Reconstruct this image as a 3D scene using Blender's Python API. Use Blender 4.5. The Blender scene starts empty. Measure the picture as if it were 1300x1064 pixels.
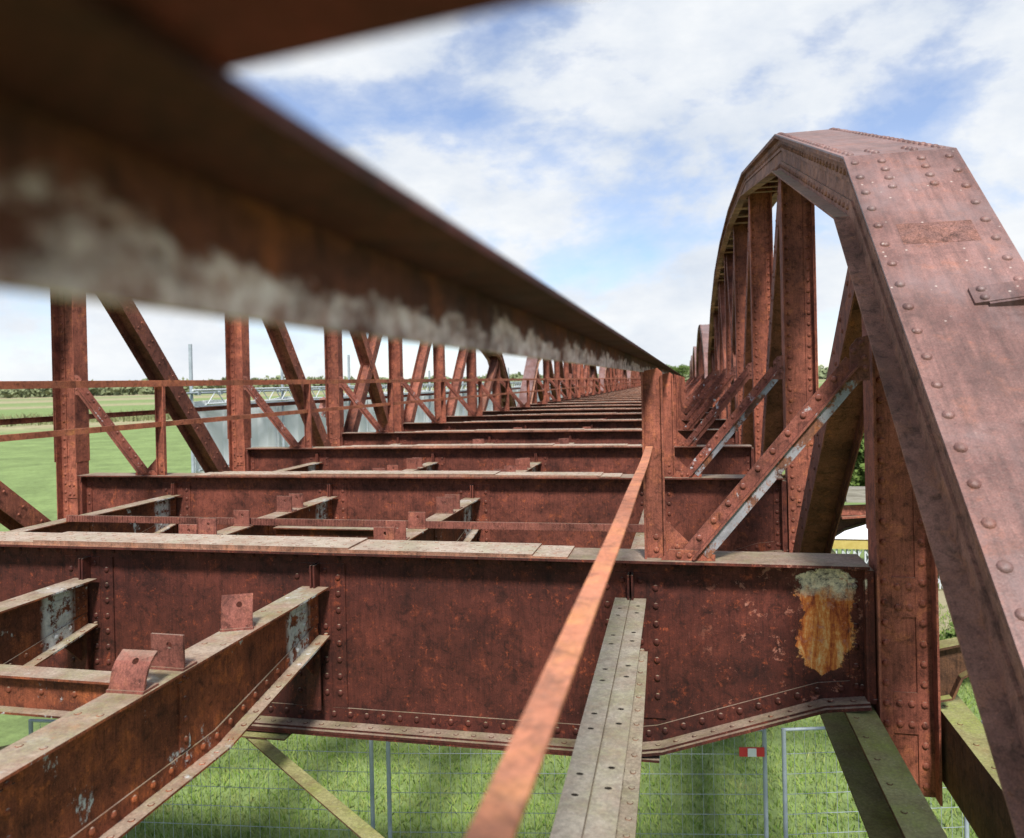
import bpy, math, random
from mathutils import Vector, Matrix
random.seed(7)
SC = bpy.context.scene
COL = SC.collection
C0 = -3.405            # centre line of the deck
PP = 4.0505            # panel length
W1 = 4.98              # girder web of panel point 1
NP = 9                 # panels in a span
SPAN = NP*PP           # 36.45
PITCH = SPAN+0.45      # span to span
GROUND = -5.3

# ------------------------------------------------------------------ mesh builder
class MB:
    def __init__(s): s.v=[]; s.f=[]; s.sm=[]
    def add(s, vs, fs, smooth=False):
        b=len(s.v); s.v+= [tuple(p) for p in vs]
        for f in fs: s.f.append(tuple(b+i for i in f)); s.sm.append(smooth)
    def box(s,x0,x1,y0,y1,z0,z1):
        s.add([(x0,y0,z0),(x1,y0,z0),(x1,y1,z0),(x0,y1,z0),(x0,y0,z1),(x1,y0,z1),(x1,y1,z1),(x0,y1,z1)],
              [(0,3,2,1),(4,5,6,7),(0,1,5,4),(1,2,6,5),(2,3,7,6),(3,0,4,7)])
    def bar(s,p,q,side,up,w,h,ow=0,oh=0):
        """box from p to q; side / up unit vectors, w along side, h along up, centred with offsets"""
        p=Vector(p);q=Vector(q);a=Vector(side).normalized();b=Vector(up).normalized()
        vs=[]
        for e in (p,q):
            for i,j in((-1,-1),(1,-1),(1,1),(-1,1)): vs.append(e+a*(ow+i*w/2)+b*(oh+j*h/2))
        s.add(vs,[(0,3,2,1),(4,5,6,7),(0,1,5,4),(1,2,6,5),(2,3,7,6),(3,0,4,7)])
    def prism(s,pts,y0,y1):
        """polygon in XZ (list of (x,z)), extruded in Y"""
        n=len(pts); vs=[(x,y0,z) for x,z in pts]+[(x,y1,z) for x,z in pts]
        fs=[tuple(range(n)),tuple(range(2*n-1,n-1,-1))]+[(i,i+n,(i+1)%n+n,(i+1)%n) for i in range(n)]
        s.add(vs,fs)
    def prismx(s,pts,x0,x1):
        """polygon in YZ, extruded in X"""
        n=len(pts); vs=[(x0,y,z) for y,z in pts]+[(x1,y,z) for y,z in pts]
        fs=[tuple(range(n)),tuple(range(2*n-1,n-1,-1))]+[(i,i+n,(i+1)%n+n,(i+1)%n) for i in range(n)]
        s.add(vs,fs)
    def strip(s,poly,o0,o1,x0,x1):
        """mitred bar following a polyline in YZ, between normal offsets o0,o1, and x0..x1"""
        A=offset(poly,o0);B=offset(poly,o1)
        vs=[];fs=[]
        for (a,b) in zip(A,B): vs+=[(x0,a[0],a[1]),(x1,a[0],a[1]),(x1,b[0],b[1]),(x0,b[0],b[1])]
        n=len(A)
        for i in range(n-1):
            k=4*i
            for a,b in((0,1),(1,2),(2,3),(3,0)): fs.append((k+a,k+b,k+4+b,k+4+a))
        fs.append((0,3,2,1));k=4*(n-1);fs.append((k,k+1,k+2,k+3))
        s.add(vs,fs)
    def rivet(s,p,n,r=.021,h=None,seg=8):
        p=Vector(p);n=Vector(n).normalized();h=h or r*.72
        a=n.orthogonal().normalized();b=n.cross(a)
        vs=[];fs=[]
        for rr,hh in((1,-.002/r),(.93,h/r*.42),(.6,h/r*.85)):
            for i in range(seg):
                t=2*math.pi*i/seg; vs.append(p+(a*math.cos(t)+b*math.sin(t))*r*rr+n*(hh*r))
        vs.append(p+n*h)
        for k in(0,seg):
            for i in range(seg): fs.append((k+i,k+(i+1)%seg,k+seg+(i+1)%seg,k+seg+i))
        for i in range(seg): fs.append((2*seg+i,2*seg+(i+1)%seg,3*seg))
        s.add(vs,fs,True)
    def tube(s,p,q,r,seg=10):
        p=Vector(p);q=Vector(q);d=(q-p).normalized();a=d.orthogonal().normalized();b=d.cross(a)
        vs=[]
        for e in(p,q):
            for i in range(seg):
                t=2*math.pi*i/seg; vs.append(e+(a*math.cos(t)+b*math.sin(t))*r)
        fs=[(i,(i+1)%seg,seg+(i+1)%seg,seg+i) for i in range(seg)]
        s.add(vs,fs,True); s.add(vs,[tuple(range(seg-1,-1,-1)),tuple(range(seg,2*seg))])
    def mirror(s):
        m=MB(); m.v=[(2*C0-x,y,z) for x,y,z in s.v]; m.f=[tuple(reversed(f)) for f in s.f]; m.sm=list(s.sm); return m
    def mesh(s,name,mat):
        me=bpy.data.meshes.new(name); me.from_pydata(s.v,[],s.f)
        me.polygons.foreach_set('use_smooth',s.sm)
        if mat: me.materials.append(mat)
        me.update(); return me

def offset(poly,o):
    n=len(poly);out=[]
    ds=[]
    for i in range(n-1):
        dy=poly[i+1][0]-poly[i][0];dz=poly[i+1][1]-poly[i][1];l=math.hypot(dy,dz);ds.append((dy/l,dz/l))
    for i in range(n):
        if i==0:t=ds[0];m=1
        elif i==n-1:t=ds[-1];m=1
        else:
            t=(ds[i-1][0]+ds[i][0],ds[i-1][1]+ds[i][1]);l=math.hypot(*t);t=(t[0]/l,t[1]/l)
            m=1/(t[0]*ds[i][0]+t[1]*ds[i][1])
        out.append((poly[i][0]-t[1]*o*m,poly[i][1]+t[0]*o*m))
    return out

def part(name,me,parent,loc=(0,0,0)):
    o=bpy.data.objects.new(name,me); COL.objects.link(o); o.parent=parent; o.location=loc; return o
def thing(name,label,cat,loc=(0,0,0),group=None,me=None):
    o=bpy.data.objects.new(name,me); COL.objects.link(o); o.location=loc
    o['label']=label;o['category']=cat
    if group:o['group']=group
    return o
def struct(name,me,kind='structure'):
    o=bpy.data.objects.new(name,me); COL.objects.link(o); o['kind']=kind; return o

# ------------------------------------------------------------------ materials
class NT:
    def __init__(s,name):
        s.m=bpy.data.materials.new(name); s.m.use_nodes=True; s.t=s.m.node_tree; s.t.nodes.clear()
        s.out=s.n('ShaderNodeOutputMaterial'); s.b=s.n('ShaderNodeBsdfPrincipled'); s.l(s.b.outputs[0],s.out.inputs[0])
    def n(s,k,**kw):
        o=s.t.nodes.new(k)
        for a,b in kw.items(): setattr(o,a,b)
        return o
    def l(s,a,b): s.t.links.new(a,b)
    def pos(s):
        if not hasattr(s,'_g'): s._g=s.n('ShaderNodeNewGeometry')
        return s._g.outputs['Position']
    def normal(s): s.pos(); return s._g.outputs['Normal']
    def noise(s,scale,detail=4,rough=.6,vec=None,stretch=None,off=0,dist=0):
        v=vec or s.pos()
        if stretch or off:
            mp=s.n('ShaderNodeMapping'); s.l(v,mp.inputs[0]); mp.inputs['Scale'].default_value=stretch or (1,1,1); mp.inputs['Location'].default_value=(off,off*.7,off*1.3); v=mp.outputs[0]
        t=s.n('ShaderNodeTexNoise'); s.l(v,t.inputs['Vector']); t.inputs['Scale'].default_value=scale; t.inputs['Detail'].default_value=detail; t.inputs['Roughness'].default_value=rough; t.inputs['Distortion'].default_value=dist
        return t.outputs['Fac']
    def ramp(s,fac,stops):
        r=s.n('ShaderNodeValToRGB'); s.l(fac,r.inputs[0]); e=r.color_ramp.elements
        while len(e)<len(stops): e.new(.5)
        for i,(p,c) in enumerate(stops):
            e[i].position=p; e[i].color=(c,c,c,1) if not hasattr(c,'__len__') else (*c,1)
        return r.outputs[0]
    def mix(s,fac,a,b,mode='MIX'):
        m=s.n('ShaderNodeMix',data_type='RGBA',blend_type=mode)
        for i,x in((0,fac),(6,a),(7,b)):
            if hasattr(x,'is_linked') or hasattr(x,'links'): s.l(x,m.inputs[i])
            elif i==0: m.inputs[0].default_value=x
            else: m.inputs[i].default_value=(*x,1)
        return m.outputs[2]
    def math(s,op,a,b=None,clamp=False):
        m=s.n('ShaderNodeMath',operation=op,use_clamp=clamp)
        for i,x in((0,a),(1,b)):
            if x is None: continue
            if hasattr(x,'links'): s.l(x,m.inputs[i])
            else: m.inputs[i].default_value=x
        return m.outputs[0]
    def sep(s,v):
        q=s.n('ShaderNodeSeparateXYZ'); s.l(v,q.inputs[0]); return q.outputs
    def bump(s,h,strength,dist=.01):
        b=s.n('ShaderNodeBump'); b.inputs['Strength'].default_value=strength; b.inputs['Distance'].default_value=dist
        s.l(h,b.inputs['Height']); s.l(b.outputs[0],s.b.inputs['Normal'])
    def done(s,col,rough=.8,spec=.3):
        if hasattr(col,'links'): s.l(col,s.b.inputs['Base Color'])
        else: s.b.inputs['Base Color'].default_value=(*col,1)
        if hasattr(rough,'links'): s.l(rough,s.b.inputs['Roughness'])
        else: s.b.inputs['Roughness'].default_value=rough
        s.b.inputs['Specular IOR Level'].default_value=spec
        return s.m

def rust(name,dark,mid,orange,patch=.56,moss=.8,paint=.0,paintcol=(.50,.53,.54),streak=.55,blot=.38,mosscol=(.42,.33,.25),green=(.27,.26,.13),special=None,grain=1.,rough=.8,spec=.3,psize=5.):
    t=NT(name)
    n1=t.noise(2.3,8,.65); n2=t.noise(7,8,.7,off=3.1,dist=.4); nf=t.noise(150,3,.7); ns=t.noise(1,6,.75,stretch=(70,70,5.0),off=1.7,dist=.6); nb=t.noise(1.1,5,.7,off=61.)
    base=t.ramp(n1,[(.3,dark),(.62,mid)])
    om=t.ramp(n2,[(patch,0.),(patch+.14,1.)])
    om=t.math('MULTIPLY',om,t.ramp(n1,[(.38,.15),(.6,.9)]))
    col=t.mix(om,base,orange)
    fo=t.ramp(t.noise(26,8,.78,off=71.,dist=.3),[(.56,0.),(.66,.8)])
    col=t.mix(t.math('MULTIPLY',fo,t.ramp(n2,[(.40,.1),(.58,1.)])),col,orange)
    bl=t.ramp(t.noise(13,10,.78,off=81.,dist=.5),[(.36,blot),(.50,1.),(.7,1.12)])
    col=t.mix(1.,col,bl,'MULTIPLY')
    oi=t.n('ShaderNodeObjectInfo'); col=t.mix(1.,col,t.ramp(oi.outputs['Random'],[(0.,(.80,.78,.78)),(.5,(1.,1.,1.)),(1.,(1.18,1.10,1.04))]),'MULTIPLY')
    # pale flecks and dark pits
    fl=t.ramp(t.noise(34,4,.75,off=9.),[(.66,0.),(.72,.55)])
    col=t.mix(fl,col,tuple(min(1,c*1.7+.04) for c in mid))
    pit=t.ramp(t.noise(48,4,.8,off=15.),[(.30,.75),(.38,0.)])
    col=t.mix(pit,col,tuple(c*.35 for c in dark))
    sv=t.ramp(ns,[(.3,1-streak*.75),(.5,1.),(.72,1+streak*.45)])
    col=t.mix(1.,col,sv,'MULTIPLY'); col=t.mix(1.,col,t.ramp(nb,[(.3,.62),(.55,1.),(.75,1.35)]),'MULTIPLY')
    g=t.ramp(nf,[(.3,1-.35*grain),(.7,1+.3*grain)])
    col=t.mix(1.,col,g,'MULTIPLY')
    if paint>0:
        pm=t.math('MULTIPLY',t.ramp(t.noise(psize,7,.72,off=21.,stretch=(1,1,.7)),[(.62-paint*.3,0.),(.66-paint*.3,1.)]),t.ramp(t.noise(psize*4,4,.7,off=5.),[(.36,0.),(.46,1.)]))
        pc=t.mix(t.ramp(t.noise(11,5,.7,off=2.),[(.4,0.),(.7,1.)]),paintcol,tuple(c*.6 for c in paintcol))
        col=t.mix(pm,col,pc)
    if special: col=special(t,col)
    # lichen and dust on upward faces
    nz=t.sep(t.normal())[2]
    up=t.ramp(nz,[(.72,0.),(.92,1.)])
    mm=t.math('MULTIPLY',up,t.ramp(t.noise(5.5,7,.7,off=31.),[(.30,moss*.45),(.58,moss)]))
    mc=t.mix(t.ramp(t.noise(3.1,6,.7,off=41.),[(.45,0.),(.66,1.)]),mosscol,green)
    mc=t.mix(t.ramp(t.noise(60,4,.7,off=44.),[(.40,.65),(.62,0.)]),mc,tuple(c*.5 for c in mosscol))
    mc=t.mix(t.ramp(t.noise(95,4,.7,off=54.),[(.62,0.),(.70,.7)]),mc,(.50,.48,.42))
    col=t.mix(mm,col,mc)
    h=t.math('ADD',t.math('MULTIPLY',nf,.5),t.math('ADD',t.math('MULTIPLY',n2,1.5),t.noise(40,4,.7,off=8.)))
    t.bump(h,.6,.005)
    rg=t.math('ADD',t.math('MULTIPLY',t.math('SUBTRACT',n2,.5),.5),rough,True)
    return t.done(col,rg,spec)

def special_patch(t,col):
    """the pale peeled patch with orange run-off at the outer end of the nearest girder, and small scabs round it"""
    x,y,z=t.sep(t.pos())[:3]
    wob=t.math('MULTIPLY',t.math('SUBTRACT',t.noise(9,5,.7,off=2.),.5),.5)
    wob2=t.math('MULTIPLY',t.math('SUBTRACT',t.noise(26,8,.8,off=7.),.5),.55)
    w=t.math('ADD',wob,wob2)
    hw=t.ramp(t.math('ADD',z,2.),[(.12,.02),(.22,.075),(.40,.165),(.58,.125),(.66,.15),(.82,.17)])
    cx=t.ramp(t.math('ADD',z,2.),[(.15,.75),(.45,.77),(.80,.80)])
    dx=t.math('DIVIDE',t.math('ABSOLUTE',t.math('SUBTRACT',x,cx)),hw)
    top=t.math('MULTIPLY',t.math('MAXIMUM',t.math('ADD',z,1.20),0.),9.)
    bot=t.math('MULTIPLY',t.math('MAXIMUM',t.math('SUBTRACT',-1.74,z),0.),14.)
    d=t.math('ADD',t.math('ADD',t.math('MULTIPLY',dx,.62),t.math('ADD',top,bot)),t.math('MULTIPLY',w,1.5))
    m=t.ramp(d,[(.60,1.),(.66,0.)])
    strk=t.math('ADD',t.math('MULTIPLY',t.noise(1,7,.72,stretch=(15,1,2.6),off=4.,dist=.5),.75),t.math('MULTIPLY',t.noise(34,7,.8,off=14.),.28))
    oc=t.ramp(strk,[(.38,(.10,.020,.009)),(.46,(.30,.060,.016)),(.53,(.55,.17,.035)),(.60,(.62,.36,.15)),(.68,(.66,.56,.40))])
    wht=t.ramp(t.noise(22,8,.8,off=1.),[(.38,(.07,.05,.04)),(.46,(.36,.30,.24)),(.58,(.74,.60,.42))])
    tp=t.ramp(t.math('ADD',z,t.math('ADD',t.math('MULTIPLY',w,.35),1.30+.5)),[(.46,0.),(.54,1.)])
    pc=t.mix(tp,oc,wht)
    col=t.mix(m,col,pc)
    # scabs scattered near
    sc=t.ramp(t.noise(12,7,.78,off=12.),[(.585,0.),(.61,.9)])
    sc=t.math('MULTIPLY',sc,t.ramp(x,[(.0,0.),(.25,.75)]))
    col=t.mix(sc,col,t.ramp(t.noise(30,3,.6),[(.35,(.34,.10,.055)),(.65,(.42,.20,.15))]))
    return col

M={}
M['web']=rust('rust_web',(.048,.0125,.0090),(.170,.048,.032),(.38,.100,.038),patch=.57,streak=.6)
M['web_near']=rust('rust_web_peeled',(.036,.0080,.0058),(.120,.029,.019),(.40,.090,.036),patch=.60,special=special_patch,streak=.6)
def special_ends(t,col):
    tc=t.n('ShaderNodeTexCoord'); y=t.sep(tc.outputs['Object'])[1]
    m=t.ramp(t.math('ABSOLUTE',t.math('SUBTRACT',y,PP-.33)),[(.10,1.),(.15,0.)])
    m=t.math('MULTIPLY',m,t.ramp(t.noise(13,6,.75,off=6.),[(.44,0.),(.50,1.)]))
    return t.mix(m,col,t.ramp(t.noise(30,4,.7),[(.3,(.30,.32,.34)),(.7,(.58,.58,.56))]))
M['stringer']=rust('rust_stringer',(.075,.022,.012),(.22,.064,.030),(.42,.125,.040),patch=.52,paint=.04,streak=.6,moss=.95,psize=4.,special=special_ends)
M['post']=rust('rust_post',(.135,.038,.025),(.33,.105,.066),(.50,.17,.075),patch=.54,moss=.5)
M['diag']=rust('rust_diagonal',(.115,.040,.028),(.31,.110,.074),(.48,.165,.070),patch=.55,moss=.4,paint=.0)
def special_chord(t,col):
    # water runs down the slope, greyish sheen painted into the colour, pale droppings
    x,y,z=t.sep(t.pos())[:3]
    run=t.noise(1,6,.7,stretch=(26,1.6,1.6),off=3.)
    col=t.mix(1.,col,t.ramp(run,[(.32,.62),(.5,1.),(.68,1.30)]),'MULTIPLY')
    painted_sheen=t.math('MULTIPLY',t.ramp(t.noise(1.7,6,.65,off=23.),[(.45,0.),(.64,.55)]),t.ramp(t.noise(1,5,.7,stretch=(12,2.5,2.5),off=13.),[(.35,.4),(.6,1.)]))
    col=t.mix(painted_sheen,col,(.25,.185,.185))
    v=t.n('ShaderNodeTexVoronoi'); t.l(t.pos(),v.inputs['Vector']); v.inputs['Scale'].default_value=16
    dr=t.math('MULTIPLY',t.ramp(v.outputs['Distance'],[(.05,1.),(.11,0.)]),t.ramp(t.noise(1.3,3,.6,off=33.),[(.50,0.),(.56,.9)]))
    return t.mix(dr,col,(.50,.42,.37))
M['chord']=rust('rust_chord',(.105,.047,.040),(.228,.115,.098),(.27,.105,.068),patch=.55,moss=.35,mosscol=(.30,.19,.15),green=(.28,.17,.13),streak=.15,rough=.46,spec=.55,special=special_chord,blot=.72)
M['chordside']=rust('rust_chord_side',(.14,.062,.045),(.34,.175,.130),(.38,.17,.09),patch=.52,moss=.7,mosscol=(.36,.28,.20),green=(.29,.28,.13),streak=.3)
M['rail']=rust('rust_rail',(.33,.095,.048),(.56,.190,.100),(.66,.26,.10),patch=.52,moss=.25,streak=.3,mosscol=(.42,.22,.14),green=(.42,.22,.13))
M['bar']=rust('rust_orange_bar',(.38,.125,.065),(.56,.215,.115),(.68,.30,.10),patch=.5,moss=.3,mosscol=(.5,.3,.22),green=(.5,.28,.18),streak=.2)
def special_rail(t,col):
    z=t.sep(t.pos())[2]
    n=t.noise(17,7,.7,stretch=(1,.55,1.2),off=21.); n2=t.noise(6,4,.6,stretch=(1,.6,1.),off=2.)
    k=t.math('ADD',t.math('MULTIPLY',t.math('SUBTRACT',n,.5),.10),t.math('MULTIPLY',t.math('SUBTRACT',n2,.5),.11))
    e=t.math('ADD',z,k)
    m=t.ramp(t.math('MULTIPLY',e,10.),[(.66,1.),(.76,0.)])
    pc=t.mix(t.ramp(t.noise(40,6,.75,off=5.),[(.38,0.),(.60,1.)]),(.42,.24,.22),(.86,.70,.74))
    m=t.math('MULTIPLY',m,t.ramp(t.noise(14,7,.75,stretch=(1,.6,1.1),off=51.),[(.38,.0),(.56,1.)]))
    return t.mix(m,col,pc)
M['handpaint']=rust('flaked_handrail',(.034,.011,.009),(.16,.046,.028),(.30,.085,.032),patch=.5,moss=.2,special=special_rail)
M['darkflange']=rust('dark_flange',(.034,.0065,.0060),(.062,.014,.012),(.07,.028,.015),patch=.62,moss=.5)  # very dark red-brown base for the near handrail flange
M['endplate']=rust('dark_red_plate',(.085,.012,.013),(.16,.025,.025),(.17,.03,.025),patch=.62,moss=.3)
M['brace']=rust('rust_brace',(.12,.038,.027),(.27,.090,.063),(.40,.13,.06),patch=.56,moss=.8,paint=.02,paintcol=(.50,.50,.52),mosscol=(.50,.42,.40),green=(.40,.28,.24))  # whitish upward-face colour chosen to paint a highlight along the ridge
M['bracepaint']=rust('flaked_grey_leg',(.08,.035,.022),(.19,.085,.055),(.32,.12,.05),patch=.5,paint=.52,paintcol=(.30,.295,.32),moss=.5,mosscol=(.45,.43,.40),green=(.42,.40,.38),psize=4.5)
M['plate']=rust('lichen_plate',(.19,.085,.055),(.34,.18,.125),(.36,.15,.08),patch=.5,moss=.95,mosscol=(.52,.43,.34),green=(.38,.36,.24))
M['chair']=rust('rust_chair',(.14,.046,.033),(.27,.095,.070),(.36,.14,.08),patch=.55,moss=.5)
M['bottom']=rust('mossy_bottom_steel',(.06,.030,.018),(.13,.065,.035),(.17,.08,.035),patch=.5,moss=1.,mosscol=(.34,.33,.14),green=(.27,.32,.07))

def simple(name,c1,c2,scale,rough=.7,spec=.3,bump=.2,stretch=None):
    t=NT(name); n=t.noise(scale,6,.65,stretch=stretch)
    col=t.ramp(n,[(.3,c1),(.7,c2)]); t.bump(n,bump,.01); return t.done(col,rough,spec)
M['galv']=simple('galvanised_tube',(.22,.26,.30),(.36,.41,.45),6,.45,.5,.05)
M['alu']=simple('aluminium_lattice',(.45,.49,.52),(.62,.66,.68),5,.4,.5,.05)
M['wood']=simple('weathered_timber',(.14,.125,.10),(.38,.36,.31),1,.9,.2,.6,stretch=(3,40,40))
M['yellow']=simple('yellow_paint',(.38,.29,.07),(.50,.40,.13),8,.6,.4,.1)
M['redwhite']=simple('red_board',(.55,.03,.03),(.65,.05,.05),8,.6,.4,.05)
M['whiteboard']=simple('white_board',(.70,.70,.70),(.80,.80,.80),8,.6,.4,.05)
M['rag']=simple('pink_cloth',(.60,.26,.22),(.80,.45,.38),14,.9,.1,.3)
M['concrete']=simple('concrete',(.30,.29,.27),(.48,.47,.44),3,.9,.2,.3)

def m_sheet():
    t=NT('white_sheeting'); n=t.noise(1.2,5,.6); s=t.noise(1,4,.6,stretch=(3,3,.25),off=3)
    col=t.ramp(n,[(.3,(.80,.83,.87)),(.7,(.88,.90,.93))]); t.bump(s,.3,.08); return t.done(col,.6,.3)
M['sheet']=m_sheet()
def m_leaf(name,c1,c2,c3,dry=None):
    t=NT(name); n=t.noise(.9,3,.6); n2=t.noise(17,3,.6,off=3)
    col=t.mix(t.ramp(n2,[(.35,0.),(.65,1.)]),t.ramp(n,[(.35,c1),(.65,c2)]),c3)
    if dry: col=t.mix(t.math('MULTIPLY',t.ramp(t.noise(2.1,6,.75,off=13.),[(.52,0.),(.66,.8)]),t.ramp(t.noise(60,2,.6,off=5.),[(.4,.2),(.6,1.)])),col,dry)
    return t.done(col,.75,.2)
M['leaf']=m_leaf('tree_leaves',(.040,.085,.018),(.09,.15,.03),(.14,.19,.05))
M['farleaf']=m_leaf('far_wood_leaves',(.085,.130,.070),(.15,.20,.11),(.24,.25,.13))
M['blade']=m_leaf('grass_blades',(.085,.18,.022),(.16,.28,.040),(.28,.34,.10),(.38,.33,.17))
M['reed']=m_leaf('reed_stems',(.07,.12,.035),(.14,.18,.06),(.26,.24,.13))
M['bark']=simple('bark',(.05,.04,.03),(.12,.10,.08),12,.9,.2,.8)

def m_ground():
    t=NT('field_grass'); p=t.pos(); x,y,z=t.sep(p)[:3]
    dist=t.n('ShaderNodeVectorMath',operation='LENGTH'); t.l(p,dist.inputs[0]); r=dist.outputs['Value']
    # mown and unmown strips run across the meadow; strip number grows with the log of distance
    lg=t.math('LOGARITHM',t.math('MAXIMUM',t.math('SUBTRACT',y,t.math('MULTIPLY',x,1.0)),1.),10.)
    wv=t.math('MULTIPLY',t.math('SUBTRACT',t.noise(.012,3,.5),.5),.07)
    lg=t.math('ADD',lg,wv)
    f=t.math('DIVIDE',lg,4.)
    G=(.205,.280,.100);G2=(.240,.295,.120);T=(.38,.33,.20);T2=(.28,.29,.145)
    band=t.ramp(f,[(0,G),(.555,G),(.562,G2),(.575,T),(.582,T2),(.60,(.11,.15,.05)),(.62,G),(.655,G),(.665,T),(.68,G2),(.70,G),(.715,T),(.74,T2),(.76,G2),(.775,T),(.85,T)])
    n=t.noise(.35,7,.7); n2=t.noise(4,6,.75,off=3); ns=t.noise(1,4,.6,stretch=(.05,.5,1),off=6)
    col=t.mix(1.,band,t.ramp(n,[(.3,.70),(.7,1.22)]),'MULTIPLY')
    col=t.mix(1.,col,t.ramp(n2,[(.3,.72),(.7,1.2)]),'MULTIPLY')
    # bare soil on the bank beside the bridge
    dd=t.math('ADD',t.math('POWER',t.math('DIVIDE',t.math('SUBTRACT',x,5.6),1.6),2.),t.math('POWER',t.math('DIVIDE',t.math('SUBTRACT',y,19.),2.6),2.))
    dd=t.math('ADD',dd,t.math('MULTIPLY',t.math('SUBTRACT',t.noise(1.6,5,.7),.5),2.2))
    col=t.mix(t.ramp(dd,[(.5,.75),(1.,0.)]),col,(.36,.29,.21))
    t.bump(n2,.6,.08)
    return t.done(col,.9,.15)
M['ground']=m_ground()

# ------------------------------------------------------------------ span geometry
HW=4.405     # half length of a cross girder
def girder_profile():
    h=[(0,-2.31),(3.0,-2.31),(3.22,-2.275),(3.94,-2.03),(4.16,-1.955),(HW,-1.925)]
    return [(-x,z) for x,z in reversed(h[1:])]+h
STR=(-6.45,-4.29,-2.48,-.36)
def pbar(mb,pts,d0,d1,y0,y1):
    """chain following (x,z) points, offset upward"""
    P=[(x,z) for x,z in pts]; A=offset(P,d0);B=offset(P,d1)
    for i in range(len(P)-1):
        mb.prism([A[i],A[i+1],B[i+1],B[i]],y0,y1)
def along(pts,step,start=.06):
    out=[];acc=start
    for i in range(len(pts)-1):
        a=pts[i];b=pts[i+1];l=math.hypot(b[0]-a[0],b[1]-a[1])
        while acc<l:
            k=acc/l;out.append((a[0]+(b[0]-a[0])*k,a[1]+(b[1]-a[1])*k,(b[0]-a[0])/l,(b[1]-a[1])/l));acc+=step
        acc-=l
    return out
def build_girder(mat):
    m=MB(); X0=C0-HW;X1=C0+HW
    prof=[(C0+x,z) for x,z in girder_profile()]
    # web
    m.prism([(X0+.002,-1.118)]+offset(prof,.015)+[(X1-.002,-1.118)],-.006,.006)
    # top flange
    m.box(X0,X1,-.17,.17,-1.116,-1.10)
    for s in(-1,1):
        m.box(X0+.01,X1-.01,min(s*.0065,s*.10),max(s*.0065,s*.10),-1.128,-1.1165)
        m.box(X0+.012,X1-.012,min(s*.0065,s*.018),max(s*.0065,s*.018),-1.205,-1.1285)
    # bottom flange + angles
    pbar(m,prof,0,.018,-.150,.150)
    pbar(m,[(C0-3.2,-2.311),(C0+3.2,-2.311)],-.016,-.0005,-.145,.145)
    for s in(-1,1):
        pbar(m,prof,.0185,.031,*sorted((s*.0065,s*.125)))
        pbar(m,prof,.0315,.125,*sorted((s*.0065,s*.018)))
    rows=along(prof,.118)
    for x,z,tx,tz in rows:
        nx,nz=-tz,tx
        m.rivet((x+nx*.082,-.018,z+nz*.082),(0,-1,0),.021)
        m.rivet((x+nx*.031+tx*.05,-.075,z+nz*.031+tz*.05),(nx,0,nz),.019,.006,6)
    x=X0+.05
    while x<X1:
        m.rivet((x,-.018,-1.165),(0,-1,0),.018,seg=6); x+=.16
    # end angles
    for s in(-1,1):
        xe=C0+s*(HW-.001); m.box(*sorted((xe,xe-s*.012)),-.10,.10,-1.93,-1.1285)
        m.box(*sorted((xe-s*.0125,xe-s*.09)),-.0185,-.0066,-1.885,-1.207)
        m.box(*sorted((xe+s*.0005,xe+s*.0385)),-.085,.085,-1.91,-1.14)
        for k in range(6): m.rivet((xe-s*.055,-.0185,-1.25-k*.118),(0,-1,0),.02)
    # stiffeners at the stringers
    for sx in STR:
        zb=-2.31+.127
        for d in(-1,1):
            zb2=zb if sx+d*.15<C0+3.0 and sx+d*.15>C0-3.0 else zb+.075
            m.box(*sorted((sx+d*.095,sx+d*.20)),-.018,-.0062,zb2,-1.206)
            m.box(*sorted((sx+d*.006,sx+d*.018)),-.10,-.0062,-1.36,-1.206)
            m.box(*sorted((sx+d*.0185,sx+d*.094)),-.020,-.0062,zb2,-1.207)
            k=0
            while -1.30-k*.112>zb2+.04:
                z=-1.30-k*.112
                m.rivet((sx+d*.150,-.018,z),(0,-1,0),.021)
                if z<-1.62: m.rivet((sx+d*.055,-.020,z),(0,-1,0),.021)
                k+=1
            m.rivet((sx+d*.055,-.020,-1.255),(0,-1,0),.019)
        # lower bracket under the stringer
        m.box(sx-.006,sx+.006,-.10,-.021,-2.17,-1.71)
        m.prismx([(-.101,-1.71),(-.101,-1.95),(-.33,-1.73)],sx-.005,sx+.005)
        m.box(sx-.05,sx+.05,-.113,-.1015,-2.17,-1.72)
    return m.mesh('cross_girder',mat)
def cover(half,z,zt):
    m=MB(); m.box(C0-half,C0+half,-.165+z*.0,.165,zt,zt+.0115)
    x=C0-half+.06
    while x<C0+half-.03:
        for y in(-.125,-.06,.06,.125):
            m.rivet((x+(.0 if abs(y)>.1 else .06),y,zt+.0115),(0,0,1),.016,.004,6)
        x+=.125
    return m.mesh('cover_plate',M['plate'])
L_S=PP-.05
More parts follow.
